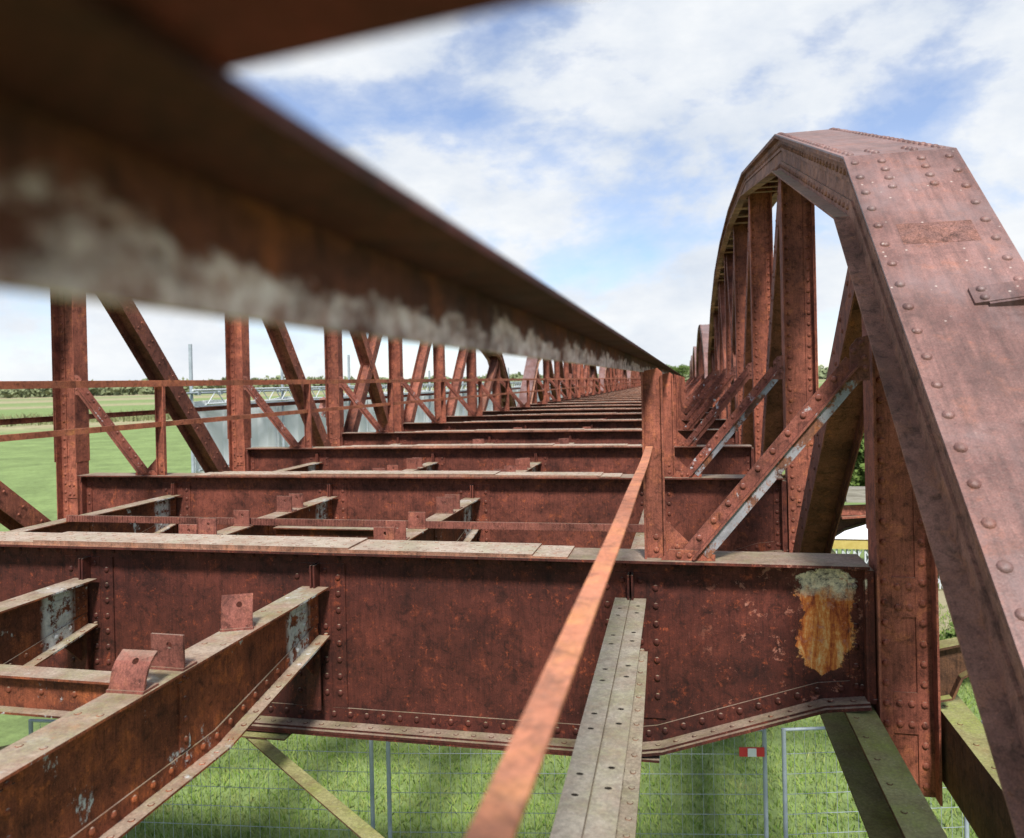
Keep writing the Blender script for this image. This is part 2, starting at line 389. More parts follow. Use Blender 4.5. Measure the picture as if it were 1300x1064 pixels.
def build_stringer(mat,holes=False):
    """local: y from 0 (girder behind) to L_S (girder ahead), x centred"""
    m=MB(); y0=.02;y1=L_S
    zt=-1.358;hb=-1.697;hm=-1.90
    prof=[(y0,hb),(1.2,hm),(L_S-1.2,hm),(y1,hb)]
    if holes:
        m.box(-.096,-.003,y0,y1,zt-.012,zt); m.box(.003,.096,y0,y1,zt-.0125,zt-.001)
        y=y0+.14;i=0
        while y<y1-.1:
            for s in(-1,1):
                d=.06+(0.015 if i%2 else 0)
                vs=[(s*.052+.013*math.cos(a*math.pi/5),y+s*.03+.008*math.sin(a*math.pi/5),zt+.0008) for a in range(10)]
                HOLES.append(vs)
            y+=.36 if i%2 else .14;i+=1
    else:
        m.box(-.097,.097,y0,y1,zt-.012,zt)
        y=y0+.1;i=0
        while y<y1-.05:
            for s in(-1,1): m.rivet((s*.055,y,zt),(0,0,1),.017,.004,6)
            y+=.30
    # web
    m.prismx([(y0,zt-.0125)]+[(a,b+.012) for a,b in prof]+[(y1,zt-.0125)],-.005,.005)
    for s in(-1,1):
        m.box(*sorted((s*.0052,s*.015)),y0,y1,zt-.085,zt-.0126)
        m.strip(prof,.012,.095,*sorted((s*.0052,s*.015)))
        m.strip(prof,.0,.0118,*sorted((s*.0005,s*.097)))
        for y,z,ty,tz in along(prof,.13,.08):
            ny,nz=-tz,ty
            m.rivet((s*.015,y+ny*.06,z+nz*.06),(s,0,0),.019)
            m.rivet((s*.062,y+ny*.0118+.05*ty,z+nz*.0118+.05*tz),(0,ny,nz),.017,.006,6)
        for yy in(y0+.02,y1-.14):
            m.box(*sorted((s*.0152,s*.027)),yy,yy+.12,hb+.10,zt-.03)
            m.box(*sorted((s*.0052,s*.0135)),yy-(0 if yy<1 else .17),yy+(.29 if yy<1 else .12)+.001,hb+.098,zt-.088)
            for k in range(3):
                for q in(.035,.085): m.rivet((s*.027,yy+q,hb+.14+k*.075),(s,0,0),.016)
                m.rivet((s*.0135,yy+(.20 if yy<1 else -.06),hb+.14+k*.075),(s,0,0),.016)
        for yy in(1.45,2.5):
            m.box(*sorted((s*.0052,s*.016)),yy,yy+.08,hm+.11,zt-.09)
            for k in range(4): m.rivet((s*.016,yy+.04,hm+.16+k*.1),(s,0,0),.018)
    return m.mesh('stringer',mat)
HOLES=[]
def chair_mesh(curve=0,h=.17,w=.18):
    """upright plate with a bolt hole on a foot plate; facing -y; curve bends it about the x axis"""
    m=MB(); m.box(-w/2-.004,w/2+.004,-.01,.10,0,.012)
    hx,hz,r=.012,h*.70,.016
    N=10;nx=8;nz=8
    # plate as grid of quads around a hole: ring to rectangle
    ring=[(hx+r*math.cos(2*math.pi*i/16),hz+r*math.sin(2*math.pi*i/16)) for i in range(16)]
    def edge(i):
        t=2*math.pi*i/16;c,s=math.cos(t),math.sin(t)
        kx=((w/2-hx) if c>0 else (w/2+hx))/max(abs(c),1e-6);kz=((h-hz) if s>0 else (hz-.012))/max(abs(s),1e-6)
        k=min(kx,kz);return(hx+c*k,hz+s*k)
    er=[edge(i) for i in range(16)]
    # insert corners by snapping the nearest
    for cx,cz in((w/2,h),(-w/2,h),(-w/2,.012),(w/2,.012)):
        j=min(range(16),key=lambda i:(er[i][0]-cx)**2+(er[i][1]-cz)**2); er[j]=(cx,cz)
    def bend(x,z,y):
        if not curve: return (x,y,z)
        a=curve*z/h; R=h/abs(curve); sg=1 if curve>0 else -1
        yy=sg*(R-(R-sg*y)*math.cos(a)) ; zz=(R-sg*y)*math.sin(abs(a))
        return (x,yy,zz+.0)
    loops=[]
    for y in(0,.013):
        for k in(0,.25,.5,.75,1):
            loops.append([bend(a[0]+(b[0]-a[0])*k,a[1]+(b[1]-a[1])*k,y) for a,b in zip(ring,er)])
    vs=[p for l in loops for p in l];fs=[]
    for s in(0,5):
        for k in range(4):
            for i in range(16):
                a=(s+k)*16+i;b=(s+k)*16+(i+1)%16;c=b+16;d=a+16
                fs.append((a,b,c,d) if s else (a,d,c,b))
    for k in(0,4):
        for i in range(16):
            a=k*16+i;b=k*16+(i+1)%16;fs.append((a,b,b+80,a+80) if k==0 else (a,a+80,b+80,b))
    m.add(vs,fs)
    for s in(-1,1): m.rivet((s*.05,.055,.012),(0,0,1),.016,.007,8)
    return m.mesh('rail_chair',M['chair'])

# truss polylines: local Y measured from the foot of the raker (panel point 0 = 0)
YN=lambda n: n*PP
A0=W1-PP                 # world Y of panel point 0 of the first span
K=[(0.0-.14,-2.42),(4.98-A0,1.27),(8.42-A0,2.44)]
mids=[(3*PP,3.23),(4*PP,3.48)]
TOP=K+mids; TOP=TOP+[(SPAN-y,z) for y,z in reversed(TOP)]
CD=.36
def ztop(y):
    for a,b in zip(TOP,TOP[1:]):
        if a[0]<=y<=b[0]: return a[1]+(b[1]-a[1])*(y-a[0])/(b[0]-a[0])
def build_chord():
    m=MB(); xl,xr=.94,1.54
    m.strip(TOP,-.014,0,xl,xr)
    m.strip(TOP[:3],.0005,.0125,xl+.004,xr-.004) if False else None
    for x0,x1 in((1.012,1.026),(1.426,1.44)): m.strip(TOP,-CD,-.0145,x0,x1)
    for x0,x1,xa,xb,sg in((.938,1.0115,.998,1.0115,-1),(1.4405,1.532,1.4405,1.454,1)):
        m.strip(TOP,-.028,-.0145,x0,x1)              # top outstanding leg
        m.strip(TOP,-.15,-.0285,xa,xb)              # top vertical leg
        m.strip(TOP,-CD,-CD+.0135,x0-(.03 if sg<0 else 0),x1+(0 if sg<0 else .03))  # bottom outstanding leg
        m.strip(TOP,-CD+.014,-CD+.105,xa,xb)         # bottom vertical leg
    return m
def chord_rivets(m,near=True):
    for seg in range(len(TOP)-1):
        a,b=TOP[seg],TOP[seg+1]; L=math.hypot(b[0]-a[0],b[1]-a[1]); ty,tz=(b[0]-a[0])/L,(b[1]-a[1])/L; ny,nz=-tz,ty
        step=.175 if seg in(0,len(TOP)-2) else .13
        n=int((L-.12)/step)
        for i in range(n+1):
            s=.07+i*step
            y,z=a[0]+ty*s,a[1]+tz*s
            seg_=10 if seg==0 else 6
            for x in(.985,1.485): m.rivet((x,y,z),(0,ny,nz),.0245*random.uniform(.93,1.06),.0165*random.uniform(.85,1.1),seg_)
            for x,sg in((.998,-1),(1.454,1)):
                m.rivet((x,y+ny*-.10+ty*step*.4,z+nz*-.10+tz*step*.4),(sg,0,0),.021,.017,seg_)
                if seg: m.rivet((x,y+ny*(-CD+.062)+ty*step*.4,z+nz*(-CD+.062)+tz*step*.4),(sg,0,0),.021,.017,6)
        # close rows each side of the splice at the joints
        ends=[]
        if seg==0: ends=[(L-.09-k*.1) for k in range(4)]
        elif seg==1: ends=[(.08+k*.1) for k in range(3)]
        for s in ends:
            for x in(1.13,1.34): m.rivet((x,a[0]+ty*s,a[1]+tz*s),(0,ny,nz),.025,.016,10)
    return m
def build_battens():
    out=[]
    for n in range(len(TOP)-1):
        a,b=TOP[n],TOP[n+1]; L=math.hypot(b[0]-a[0],b[1]-a[1]); k=max(2,int(L/1.0)); ty,tz=(b[0]-a[0])/L,(b[1]-a[1])/L; ny,nz=-tz,ty
        for i in range(k):
            s=(i+.5)*L/k; m=MB()
            p=Vector((0,a[0]+ty*s,a[1]+tz*s))+Vector((0,ny,nz))*(-CD+.02)
            m.bar(p+Vector((1.0265,0,0)),p+Vector((1.4255,0,0)),(0,ty,tz),(0,ny,nz),.22,.012)
            out.append(both(m,'batten_plate',M['chordside']))
    return out
def build_post(n):
    m=MB(); y=YN(n); zt=ztop(y)-CD*.98-.04+.22; zb=-2.46
    m.box(1.0625,1.3575,-.006,.006,zb,zt)
    for x0,x1 in((1.05,1.0622),(1.3578,1.37)):
        m.box(x0,x1,-.11,.11,zb,zt)
    m.box(1.041 if False else 1.0445,1.0497,-.125,.125,-.93,zt-.06); m.box(1.3703,1.381,-.125,.125,-.93,zt-.06)
    for x0,x1,xr in((1.0624,1.145,1.108),(1.275,1.3576,1.312)):
        for s in(-1,1): m.box(x0,x1,*sorted((s*.0062,s*.017)),zb,zt)
        z=zb+.06
        while z<zt-.1:
            m.rivet((xr,-.017,z),(0,-1,0),.021); z+=.118
    for za,zb2 in((-1.42,-1.19),(-2.1,-1.86)):
        m.box(1.146,1.274,-.0185,-.0063,za,zb2)
        for i in range(2):
            for j in range(2): m.rivet((1.178+.064*i,-.0185,za+.055+.12*j),(0,-1,0),.021)
    # gusset between post and chord
    return m
def build_diag(a,b,inn=0.):
    (ya,za),(yb,zb)=a,b; m=MB(); L=math.hypot(yb-ya,zb-za); ty,tz=(yb-ya)/L,(zb-za)/L; ny,nz=-tz,ty
    p=Vector((0,ya,za));q=Vector((0,yb,zb)); X=Vector((1,0,0)); N=Vector((0,ny,nz))
    m.bar(p+X*(1.074+inn),q+X*(1.074+inn),X,N,.012,.26); m.bar(p+X*(1.352-inn),q+X*(1.352-inn),X,N,.012,.26)
    m.bar(p+X*1.213,q+X*1.213,X,N,.264-2*inn,.012)
    for xx in(1.0855+inn,1.3405-inn):
        for s in(-1,1):
            m.bar(p+X*xx+N*s*.045,q+X*xx+N*s*.045,X,N,.0105,.075)
    k=.3
    while k<L-.2:
        for s in(-1,1): m.rivet(p+Vector((1.068+inn,ty*k,tz*k))+N*s*.055,(-1,0,0),.019,seg=6)
        k+=.35
    return m
def build_bottom():
    m=MB()
    poly=[(-.2,-2.30),(SPAN+.2,-2.30)]
    for x0,x1,w in((.86,1.03,1.0245),(1.395,1.56,1.3955)):
        m.box(x0,x1,-.25,SPAN+.25,-1.962,-1.95); m.box(x0,x1,-.25,SPAN+.25,-2.36,-2.348)
        m.box(w,w+.012,-.25,SPAN+.25,-2.3478,-1.9622)
        y=.1
        while y<SPAN:
            m.rivet((x0+.045,y,-1.95),(0,0,1),.016,.006,6); y+=.25
    return m
def build_railpost():
    m=MB(); x0,x1=-.266,-.138
    m.prism([(x0,-1.0995),(x1,-1.0995),(x1,.035),(x1-.03,.064),(x0,.044)],-.075,-.065)
    m.prism([(x0,-1.0995),(x0+.012,-1.0995),(x0+.012,.044),(x0,.044)],-.115,-.0752)
    m.box(x1-.012,x1,-.105,-.0752,-1.0995,.033)
    for z in(-1.05,-.97): m.rivet((x0+.07,-.0752,z),(0,-1,0),.018)
    # foot gusset
    m.prism([(-.137,-1.0985),(-.137,-.87),(.035,-1.035),(.035,-1.0985)],-.078,-.068)
    m.rivet((-.07,-.078,-1.03),(0,-1,0),.017)
    m.prism([(-.17,-1.0985),(.15,-1.0985),(.15,-1.062),(.03,-1.035),(-.12,-1.035)],-.13,-.117)
    m.rivet((-.06,-.13,-1.067),(0,-1,0),.02); m.rivet((.0,-.13,-1.067),(0,-1,0),.016)
    return m
def brace_parts():
    a=Vector((.02,0,-1.085));b=Vector((.965,0,.05)); t=(b-a).normalized(); N=Vector((-t.z,0,t.x)); Y=Vector((0,1,0))
    m=MB()
    m.bar(a+Y*-.118,b+Y*-.118,Y,N,.012,.074,0,.041)
    m.bar(a+Y*-.143,b+Y*-.143,Y,N,.048,.012,0,-.002)
    L=(b-a).length;k=.12
    while k<L-.05:
        m.rivet(a+t*k+Y*-.124+N*.048,(0,-1,0),.019); k+=.135
    g=MB()
    g.prism([(.885,-.035),(.925,.03),(.925,.155),(.965,.205),(1.03,.22),(1.03,-.04),(.985,-.04)],-.1345,-.1245)
    for x,z in((.945,.13),(.985,.175),(1.0,.09),(1.005,.03)): g.rivet((x,-.1345,z),(0,-1,0),.018)
    p=MB()
    p.bar(a+t*.06+Y*-.128,b-t*.02+Y*-.128,Y,N,.012,.060,0,-.040)
    return m,g,p
def build_rail():
    m=MB(); m.box(-.258,-.248,-.75,SPAN+.3,.040,.1105)
    h=MB(); h.box(-.258,-.166,-.75,SPAN+.3,.111,.1195)
    return m,h
def build_midrail():
    m=MB(); m.box(-.206,-.163,-.4,SPAN+.3,-.420,-.413); m.box(-.206,-.199,-.4,SPAN+.3,-.478,-.4205); return m
def build_bracket():
    """cantilever arm carrying the outer footway"""
    m=MB()
    m.prism([(1.372,-1.60),(2.25,-1.36),(2.25,-1.44),(1.62,-1.66),(1.50,-1.74),(1.45,-1.86),(1.372,-1.88)],-.006,.006)
    m.bar((1.372,0,-1.592),(2.25,0,-1.352),(0,1,0),(-.26,0,.96),.12,.013)
    pts=[(2.25,-1.447),(1.62,-1.667),(1.50,-1.747),(1.45,-1.867),(1.372,-1.887)]
    for a,b in zip(pts,pts[1:]):
        v=Vector((b[0]-a[0],0,b[1]-a[1])).normalized(); m.bar((a[0],0,a[1]),(b[0],0,b[1]),(0,1,0),(-v.z,0,v.x),.12,.012)
    return m
def build_outer():
    m=MB(); m.box(1.585,1.593,-.3,SPAN+.2,-.40,-.325); m.box(1.5485,1.5845,-.3,SPAN+.2,-.332,-.325)
    return m

MESH={}
MESH['girder']=build_girder(M['web']); MESH['girder_near']=MESH['girder'].copy(); MESH['girder_near'].materials[0]=M['web_near']
MESH['cover']=[cover(2.67,0,-1.0996),cover(2.45,1,-1.0878),cover(1.22,2,-1.076)]
MESH['stringer']=build_stringer(M['stringer']); 
M['walk']=rust('grey_brown_flange',(.12,.07,.045),(.25,.15,.10),(.30,.15,.08),patch=.55,moss=.95,mosscol=(.36,.32,.25),green=(.28,.28,.16))
MESH['walk']=build_stringer(M['walk'],True)
hm=MB()
for h in HOLES: hm.add(h,[tuple(range(10))])
M['hole']=simple('open_bolt_hole',(.01,.008,.006),(.02,.015,.01),5,.9,.1,.0)
def both(f,name,mat):
    m=f if isinstance(f,MB) else f(); return (m.mesh(name,mat),m.mirror().mesh(name,mat))
def holes_mesh():
    out=[]
    for h in HOLES:
        m=MB(); c=Vector((sum(p[0] for p in h)/10,sum(p[1] for p in h)/10,h[0][2]))
        m.add([p for p in h]+[tuple(c-Vector((0,0,.006)))],[(i,(i+1)%10,10) for i in range(10)]+[tuple(range(10))])
        out.append(m.mesh('bolt_hole',M['hole']))
    return out
MESH['holes']=holes_mesh()
ch=build_chord(); 
MESH['chord']=both(ch,'top_chord',M['chordside'])
def build_plate():
    m=MB(); m.strip(TOP,.0003,.013,.928,1.542); chord_rivets(m); return m
# move the rivets on to the cover plate face
def build_coverplate():
    m=MB(); m.strip(TOP,.0003,.0125,.937,1.544)
    r=MB(); chord_rivets(r); 
    # shift only rivets whose normal points up-slope: they sit on the plate, raise by its thickness
    m2=MB(); m2.v=list(m.v);m2.f=list(m.f);m2.sm=list(m.sm)
    top=MB();side=MB()
    for seg in range(len(TOP)-1): pass
    return m,r
cp,rv=build_coverplate()
# plate rivets: z raised along the local normal
def split_rivets(rv):
    seglen={10:31,6:19}
    top=MB();side=MB(); i=0;fi=0
    # each rivet block: vertices contiguous; detect by face runs
    blocks=[];start=0
    v=rv.v;f=rv.f
    k=0
    while k<len(f):
        base=min(f[k]); # start of block
        # last face of the block is a triangle fan closing on apex; count by seg
        seg=None
        for s in(10,6):
            if k+3*s<=len(f) and max(f[k+3*s-1])==base+3*s and len(f[k+3*s-1])==3 and (len(f[k+2*s-1])==4): seg=s;break
        vs=v[base:base+3*seg+1]; fs=[tuple(a-base for a in ff) for ff in f[k:k+3*seg]]
        ap=Vector(vs[-1]);c=sum((Vector(p) for p in vs[:seg]),Vector())/seg
        n=(ap-c).normalized()
        if abs(n.x)>.5: side.add(vs,fs,True)
        else: top.add([Vector(p)+n*.0125 for p in vs],fs,True)
        k+=3*seg
    return top,side
tp,sd=split_rivets(rv)
cp.add(tp.v,tp.f,True); ch2=MB(); ch2.v=list(ch.v);ch2.f=list(ch.f);ch2.sm=list(ch.sm); ch2.add(sd.v,sd.f,True)
MESH['chord']=both(ch2,'top_chord',M['chordside'])
MESH['cplate']=both(cp,'cover_plate',M['chord'])
MESH['batten']=build_battens()
MESH['post']={n:both(build_post(n),'post',M['post']) for n in range(1,NP)}
DI=[]
zb_=-2.15
for n in(1,2,3,4): DI.append(((YN(n)+.10,ztop(YN(n))-.30),(YN(n+1)-.10,zb_)))
for n in(4,5,6,7): DI.append(((YN(n)+.10,zb_),(YN(n+1)-.10,ztop(YN(n+1))-.30)))
MESH['diag']=[both(build_diag(a,b,.013 if i==4 else 0.),'diagonal',M['diag']) for i,(a,b) in enumerate(DI)]
MESH['bottom']=both(build_bottom,'bottom_chord',M['bottom'])
MESH['railpost']=both(build_railpost,'handrail_post',M['post'])
b1,b2,b3=brace_parts()
MESH['brace']=both(b1,'brace',M['brace']);MESH['bgus']=both(b2,'gusset_plate',M['chair']);MESH['blegr']=both(b3,'lower_leg',M['brace'])
MESH['bleg']=(b3.mesh('lower_leg',M['bracepaint']),b3.mirror().mesh('lower_leg',M['brace']))
r1,r2=build_rail()
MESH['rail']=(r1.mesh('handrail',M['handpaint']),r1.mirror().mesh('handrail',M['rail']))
MESH['railtop']=(r2.mesh('rail_flange',M['darkflange']),r2.mirror().mesh('rail_flange',M['rail']))
mr=build_midrail(); MESH['mid']=(mr.mesh('middle_rail',M['bar']),mr.mirror().mesh('middle_rail',M['rail']))
def midnear():
    m=MB(); n=24; vs=[]
    for i in range(n+1):
        u=i/n; y=.12+(4.86-.12)*u; c=-.184-.039*u**1.6+.0012*math.sin(u*17); z=-.414+.0025*math.sin(u*13+1)-.004*math.sin(math.pi*u)
        vs.append((c,y-A0,z))
    for (a,b,z0,z1) in((-.0215,.0215,-.007,0),(-.0215,-.0145,-.055,-.0072)):
        A=[]
        for c,y,z in vs: A+=[(c+a,y,z+z0),(c+b,y,z+z0),(c+b,y,z+z1),(c+a,y,z+z1)]
        fs=[(0,1,2,3),(4*n+3,4*n+2,4*n+1,4*n)]
        for i in range(n):
            k=4*i
            for p,q in((0,1),(1,2),(2,3),(3,0)): fs.append((k+p,k+4+p,k+4+q,k+q))
        m.add(A,fs)
    return m.mesh('middle_rail',M['bar'])
MESH['midnear']=midnear()
MESH['bracket']=both(build_bracket,'footway_bracket',M['bottom'])
MESH['outer']=both(build_outer,'outer_rail',M['post'])
MESH['chair']=[chair_mesh(0),chair_mesh(1.15,.20),chair_mesh(.6,.20,.17),chair_mesh(0,.155,.17)]
def rack_mesh():
    m=MB(); x0,x1=-6.35,-.28
    m.box(x0,x1,-.018,-.002,-1.357,-1.288)
    n=int((x1-x0)/.03)
    for i in range(n):
        x=x0+i*.03; m.box(x+.004,x+.019,-.024,-.0185,-1.352,-1.293)
    return m.mesh('toothed_tie_bar',M['chair'])
MESH['rack']=rack_mesh()
def xbeam_mesh():
    m=MB(); x0,x1=-4.19,-2.58
    m.box(x0,x1,-.07,.07,-1.462,-1.45); m.box(x0,x1,-.005,.005,-1.638,-1.4622); m.box(x0,x1,-.07,.07,-1.65,-1.6382)
    x=x0+.1
    while x<x1: m.rivet((x,-.005,-1.55),(0,-1,0),.017,seg=6); x+=.2
    return m.mesh('cross_beam',M['stringer'])
MESH['xbeam']=xbeam_mesh()
def wind_mesh():
    m=MB()
    for a,b in(((C0+.30,PP-.0),(C0+4.1,PP-2.95)),((C0-.30,PP-.0),(C0-4.1,PP-2.95))):
        z=-2.365
        d=Vector((b[0]-a[0],b[1]-a[1],0)).normalized(); s=Vector((-d.y,d.x,0))
        m.bar((a[0],a[1],z),(b[0],b[1],z),s,(0,0,1),.09,.010); m.bar((a[0],a[1],z),(b[0],b[1],z),s,(0,0,1),.010,.075,.04,-.043)
    m.box(C0-.75,C0+.75,PP-.2,PP+.2,-2.352,-2.342)
    return m.mesh('wind_bracing',M['bottom'])
MESH['wind']=wind_mesh()

def make_span(k,label):
    ys=A0+k*PITCH
    r=thing('truss_span',label,'bridge span',(0,ys,0),'truss spans of the railway bridge')
    first=(k==0); detail=k<2
    for n in range(NP+1):
        if n==0 and first: continue
        g=part('cross_girder',MESH['girder_near'] if first and n==1 else MESH['girder'],r,(0,YN(n),0))
        if first and n==1: g['label']='nearest cross girder with a pale peeled patch and orange run-off at its right end'
        if k<3:
            for c in MESH['cover']: part('cover_plate',c,g)
    for n in range(NP):
        for i,sx in enumerate(STR):
            s=part('stringer',MESH['walk'] if i in(0,3) and k==0 and n==0 and i==3 else MESH['stringer'],r,(sx,YN(n),0))
            if first and n==0 and i==3: s.location.x=sx+.049; s.rotation_euler=(0,0,.0127)
            if first and n==0 and i==3: [part('bolt_hole',q,s) for q in MESH['holes']]
            if i in(1,2) and k<2:
                if first and n==0:
                    lst=[(1,3.08-A0),(0,3.37-A0),(2,3.98-A0)] if i==2 else [(0,3.3-A0)]
                    if i==1: lst=[]
                else:
                    j=random.uniform(-.06,.06)
                    lst=[(0,1.17+j),(0,1.47+j),(3,2.02+j),(0,2.87+j),(3,3.15+j)]
                    if n>=4: lst=lst[2:]
                for c,y in lst:
                    o=part('rail_chair',MESH['chair'][c],s,((random.uniform(-.015,.0)),y,-1.358)); o.rotation_euler=(0,0,.42 if c==2 else random.uniform(-.04,.04))
        if k<2: part('cross_beam',MESH['xbeam'],r,(0,YN(n)+(2.5 if not first or n else 3.46-A0),0))
        if k<2 and not(first and n==0) and n<4: part('toothed_tie_bar',MESH['rack'],r,(0,YN(n)+2.08,0)) if first and n==1 else None
        part('wind_bracing',MESH['wind'],r,(0,YN(n),0))
    for s in(0,1):
        c=part('top_chord',MESH['chord'][s],r); part('cover_plate',MESH['cplate'][s],c)
        if k<1:
            for q in MESH['batten']: part('batten_plate',q[s],c)
        for n in range(1,NP):
            part('post',MESH['post'][n][s],r,(0,YN(n),0))
        for d in MESH['diag']: part('diagonal',d[s],r)
        part('bottom_chord',MESH['bottom'][s],r)
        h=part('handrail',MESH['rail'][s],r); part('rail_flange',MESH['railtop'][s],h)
        part('middle_rail',MESH['midnear'] if k==0 and s==0 else MESH['mid'][s],r)
        part('outer_rail',MESH['outer'][s],r)
        for n in range(NP+1):
            if n==0 and first: continue
            part('handrail_post',MESH['railpost'][s],r,(0,YN(n),0))
            if 0<n<NP:
                b=part('brace',MESH['brace'][s],r,(0,YN(n),0)); part('gusset_plate',MESH['bgus'][s],b); part('lower_leg',MESH['bleg'][s if n<3 and k==0 else 1] if s==0 and n<3 and k==0 else MESH['blegr'][s],b)
                if k<2 and s==0: part('footway_bracket',MESH['bracket'][s],r,(0,YN(n),0))
    return r
S1=make_span(0,'nearest rusty riveted truss span, its raking end post rising beside the camera')
labels=['second rusty truss span, its pale end post seen just past the first arch',
        'third rusty truss span, a small arch beyond the second one',
        'fourth rusty truss span, a tiny arch near the vanishing point',
        'fifth and farthest rusty truss span at the vanishing point']
for k,l in enumerate(labels): make_span(k+1,l)

# bits on the first span only
m=MB()   # angle bracket bolted on the raker
a,b=TOP[0],TOP[1];L=math.hypot(b[0]-a[0],b[1]-a[1]);ty,tz=(b[0]-a[0])/L,(b[1]-a[1])/L;ny,nz=-tz,ty
yy=3.90-A0; s0=(yy-a[0])/ty; P=Vector((0,a[0]+ty*s0,a[1]+tz*s0)); T=Vector((0,ty,tz));N=Vector((0,ny,nz));X=Vector((1,0,0))
vs=[]
for xx,h0,h1 in((1.255,.0128,.026),(2.1,.0128,.15)):
    for tt,hh in((-.058,h0),(.058,h0),(.058,h1),(-.058,h1)): vs.append(P+X*xx+T*tt+N*hh)
m.add(vs,[(0,3,2,1),(4,5,6,7),(0,1,5,4),(1,2,6,5),(2,3,7,6),(3,0,4,7)])
vs=[]
for xx,h1 in((1.31,.034),(2.1,.15)):
    for tt,hh in((-.072,.0128),(-.0585,.0128),(-.0585,h1-.004),(-.072,h1-.004)): vs.append(P+X*xx+T*tt+N*hh)
m.add(vs,[(0,3,2,1),(4,5,6,7),(0,1,5,4),(1,2,6,5),(2,3,7,6),(3,0,4,7)])
for q in(-.028,.035): m.rivet(P+X*1.30+N*.032+T*q,N,.021,.015,10)
chord0=[o for o in S1.children if o.name.startswith('top_chord')][0]
part('angle_bracket',m.mesh('angle_bracket',M['chord']),chord0)
M['scale']=rust('corroded_scale',(.110,.050,.042),(.235,.120,.102),(.25,.115,.085),patch=.45,moss=.2,mosscol=(.3,.2,.15),green=(.3,.18,.13),grain=1.8)
m=MB();P2=P+T*.56; m.bar(P2+X*1.07+N*.0125,P2+X*1.42+N*.0125,T,N,.19,.0022)
part('scaled_patch',m.mesh('scaled_patch',M['scale']),chord0)
# plate lying across the near end of the handrail
m=MB()
vs=[(-.34,.10),(.45,.10),(.45,.22),(-.045,.276),(-.20,.305),(-.34,.315)]
n=len(vs); vs=[(x*.892,y*.892) for x,y in vs]; m.add([(x,y,.1199) for x,y in vs]+[(x,y,.132) for x,y in vs],[tuple(range(n-1,-1,-1)),tuple(range(n,2*n))]+[(i,(i+1)%n,(i+1)%n+n,i+n) for i in range(n)])
rail0=[o for o in S1.children if o.name.startswith('handrail') and 'post' not in o.name][0]
o=part('end_plate',m.mesh('end_plate',M['endplate']),rail0,(0,-A0,0))

# ------------------------------------------------------------------ timber on the footway brackets
def timber(x0,x1,y0,y1,z0,z1):
    m=MB(); nx=8;ny=3
    m.box(x0,x1,y0,y1,z0,z1); return m.mesh('timber_beam',M['wood'])
thing('timber_beam','grey weathered squared timber lying on the outer bracket behind the dark diagonal','timber',(0,0,0),None,timber(1.60,3.4,8.72,8.92,-1.33,-1.19))
# bring it on to its bracket: bracket top at x 1.9 is z -1.45
m=MB(); m.bar((1.56,8.83,-1.50),(3.2,8.83,-1.36),(0,1,0),(0,0,1),.16,.02); m.bar((1.56,8.83,-1.43),(3.2,8.83,-1.352),(0,1,0),(0,0,1),.05,.10)
part('footway_bracket',m.mesh('bracket_head',M['diag']),S1,(0,-A0,0))

# ------------------------------------------------------------------ ground
m=MB(); m.add([(-2500,-200,GROUND),(2500,-200,GROUND),(2500,5000,GROUND),(-2500,5000,GROUND)],[(0,1,2,3)])
struct('ground',m.mesh('ground',M['ground']))
def blades(name,n,region,h0,h1,w,mat,clump=None):
    m=MB()
    for i in range(n):
        x,y=region()
        h=random.uniform(h0,h1); a=random.uniform(0,math.pi); ww=w*random.uniform(.6,1.3)
        dx,dy=math.cos(a)*ww,math.sin(a)*ww; lx,ly=random.gauss(0,h*.35),random.gauss(0,h*.35)
        m.v+=[(x-dx,y-dy,GROUND-.01),(x+dx,y+dy,GROUND-.01),(x+lx*.4+dx*.7,y+ly*.4+dy*.7,GROUND+h*.6),(x+lx,y+ly,GROUND+h)]
        k=len(m.v)-4; m.f+=[(k,k+1,k+2),(k,k+2,k+3)]; m.sm+=[False,False]
    return struct(name,m.mesh(name,mat),'stuff')
def reg():
    y=5.5+14*random.random()**1.5; return (random.uniform(-.75*y-1,.62*y+1),y)
blades('grass',110000,reg,.04,.14,.0065,M['blade'])
def reg2():
    t=random.random(); y=-30+t*330;  # reed bank: y-x about 215..240
    d=random.choice((0,1))*0+random.uniform(205,243); return (y-d,y)
def reg2b():
    u=random.uniform(-40,260); return (u-random.uniform(208,238),u)
blades('reeds',14000,reg2b,.7,2.0,.12,M['reed'])
# shrubs on the bank beyond the right hand truss
def leafball(m,c,r,n,size,squash=.8):
    for i in range(n):
        d=Vector((random.gauss(0,1),random.gauss(0,1),random.gauss(0,1))).normalized()*r*random.random()**.4
        p=Vector(c)+Vector((d.x,d.y,d.z*squash)); 
        a=Vector((random.gauss(0,1),random.gauss(0,1),random.gauss(0,1))).normalized()*size*random.uniform(.6,1.4); b=a.orthogonal().normalized()*size*random.uniform(.4,.9)
        k=len(m.v); m.v+=[tuple(p-a),tuple(p+b),tuple(p+a),tuple(p-b)]; m.f.append((k,k+1,k+2,k+3)); m.sm.append(False)
def shrub(x,y,r,label):
    t=thing('shrub',label,'shrub',(x,y,GROUND),'shrubs beside the bridge')
    m=MB()
    for i in range(9):
        leafball(m,(random.gauss(0,r*.4),random.gauss(0,r*.4),r*.55+random.uniform(-.2,.35)*r),r*.5,420,.045)
    part('crown',m.mesh('crown',M['leaf']),t)
    m=MB()
    for i in range(5):
        a=random.uniform(0,6.28); m.tube((0,0,-.05),(math.cos(a)*r*.4,math.sin(a)*r*.4,r*.7),.02,6)
    part('stem',m.mesh('stem',M['bark']),t)
shrub(5.1,14.8,.9,'low green shrub on the grass bank seen between post and raking member')
shrub(5.9,16.2,.8,'second low shrub behind the first on the grass bank')
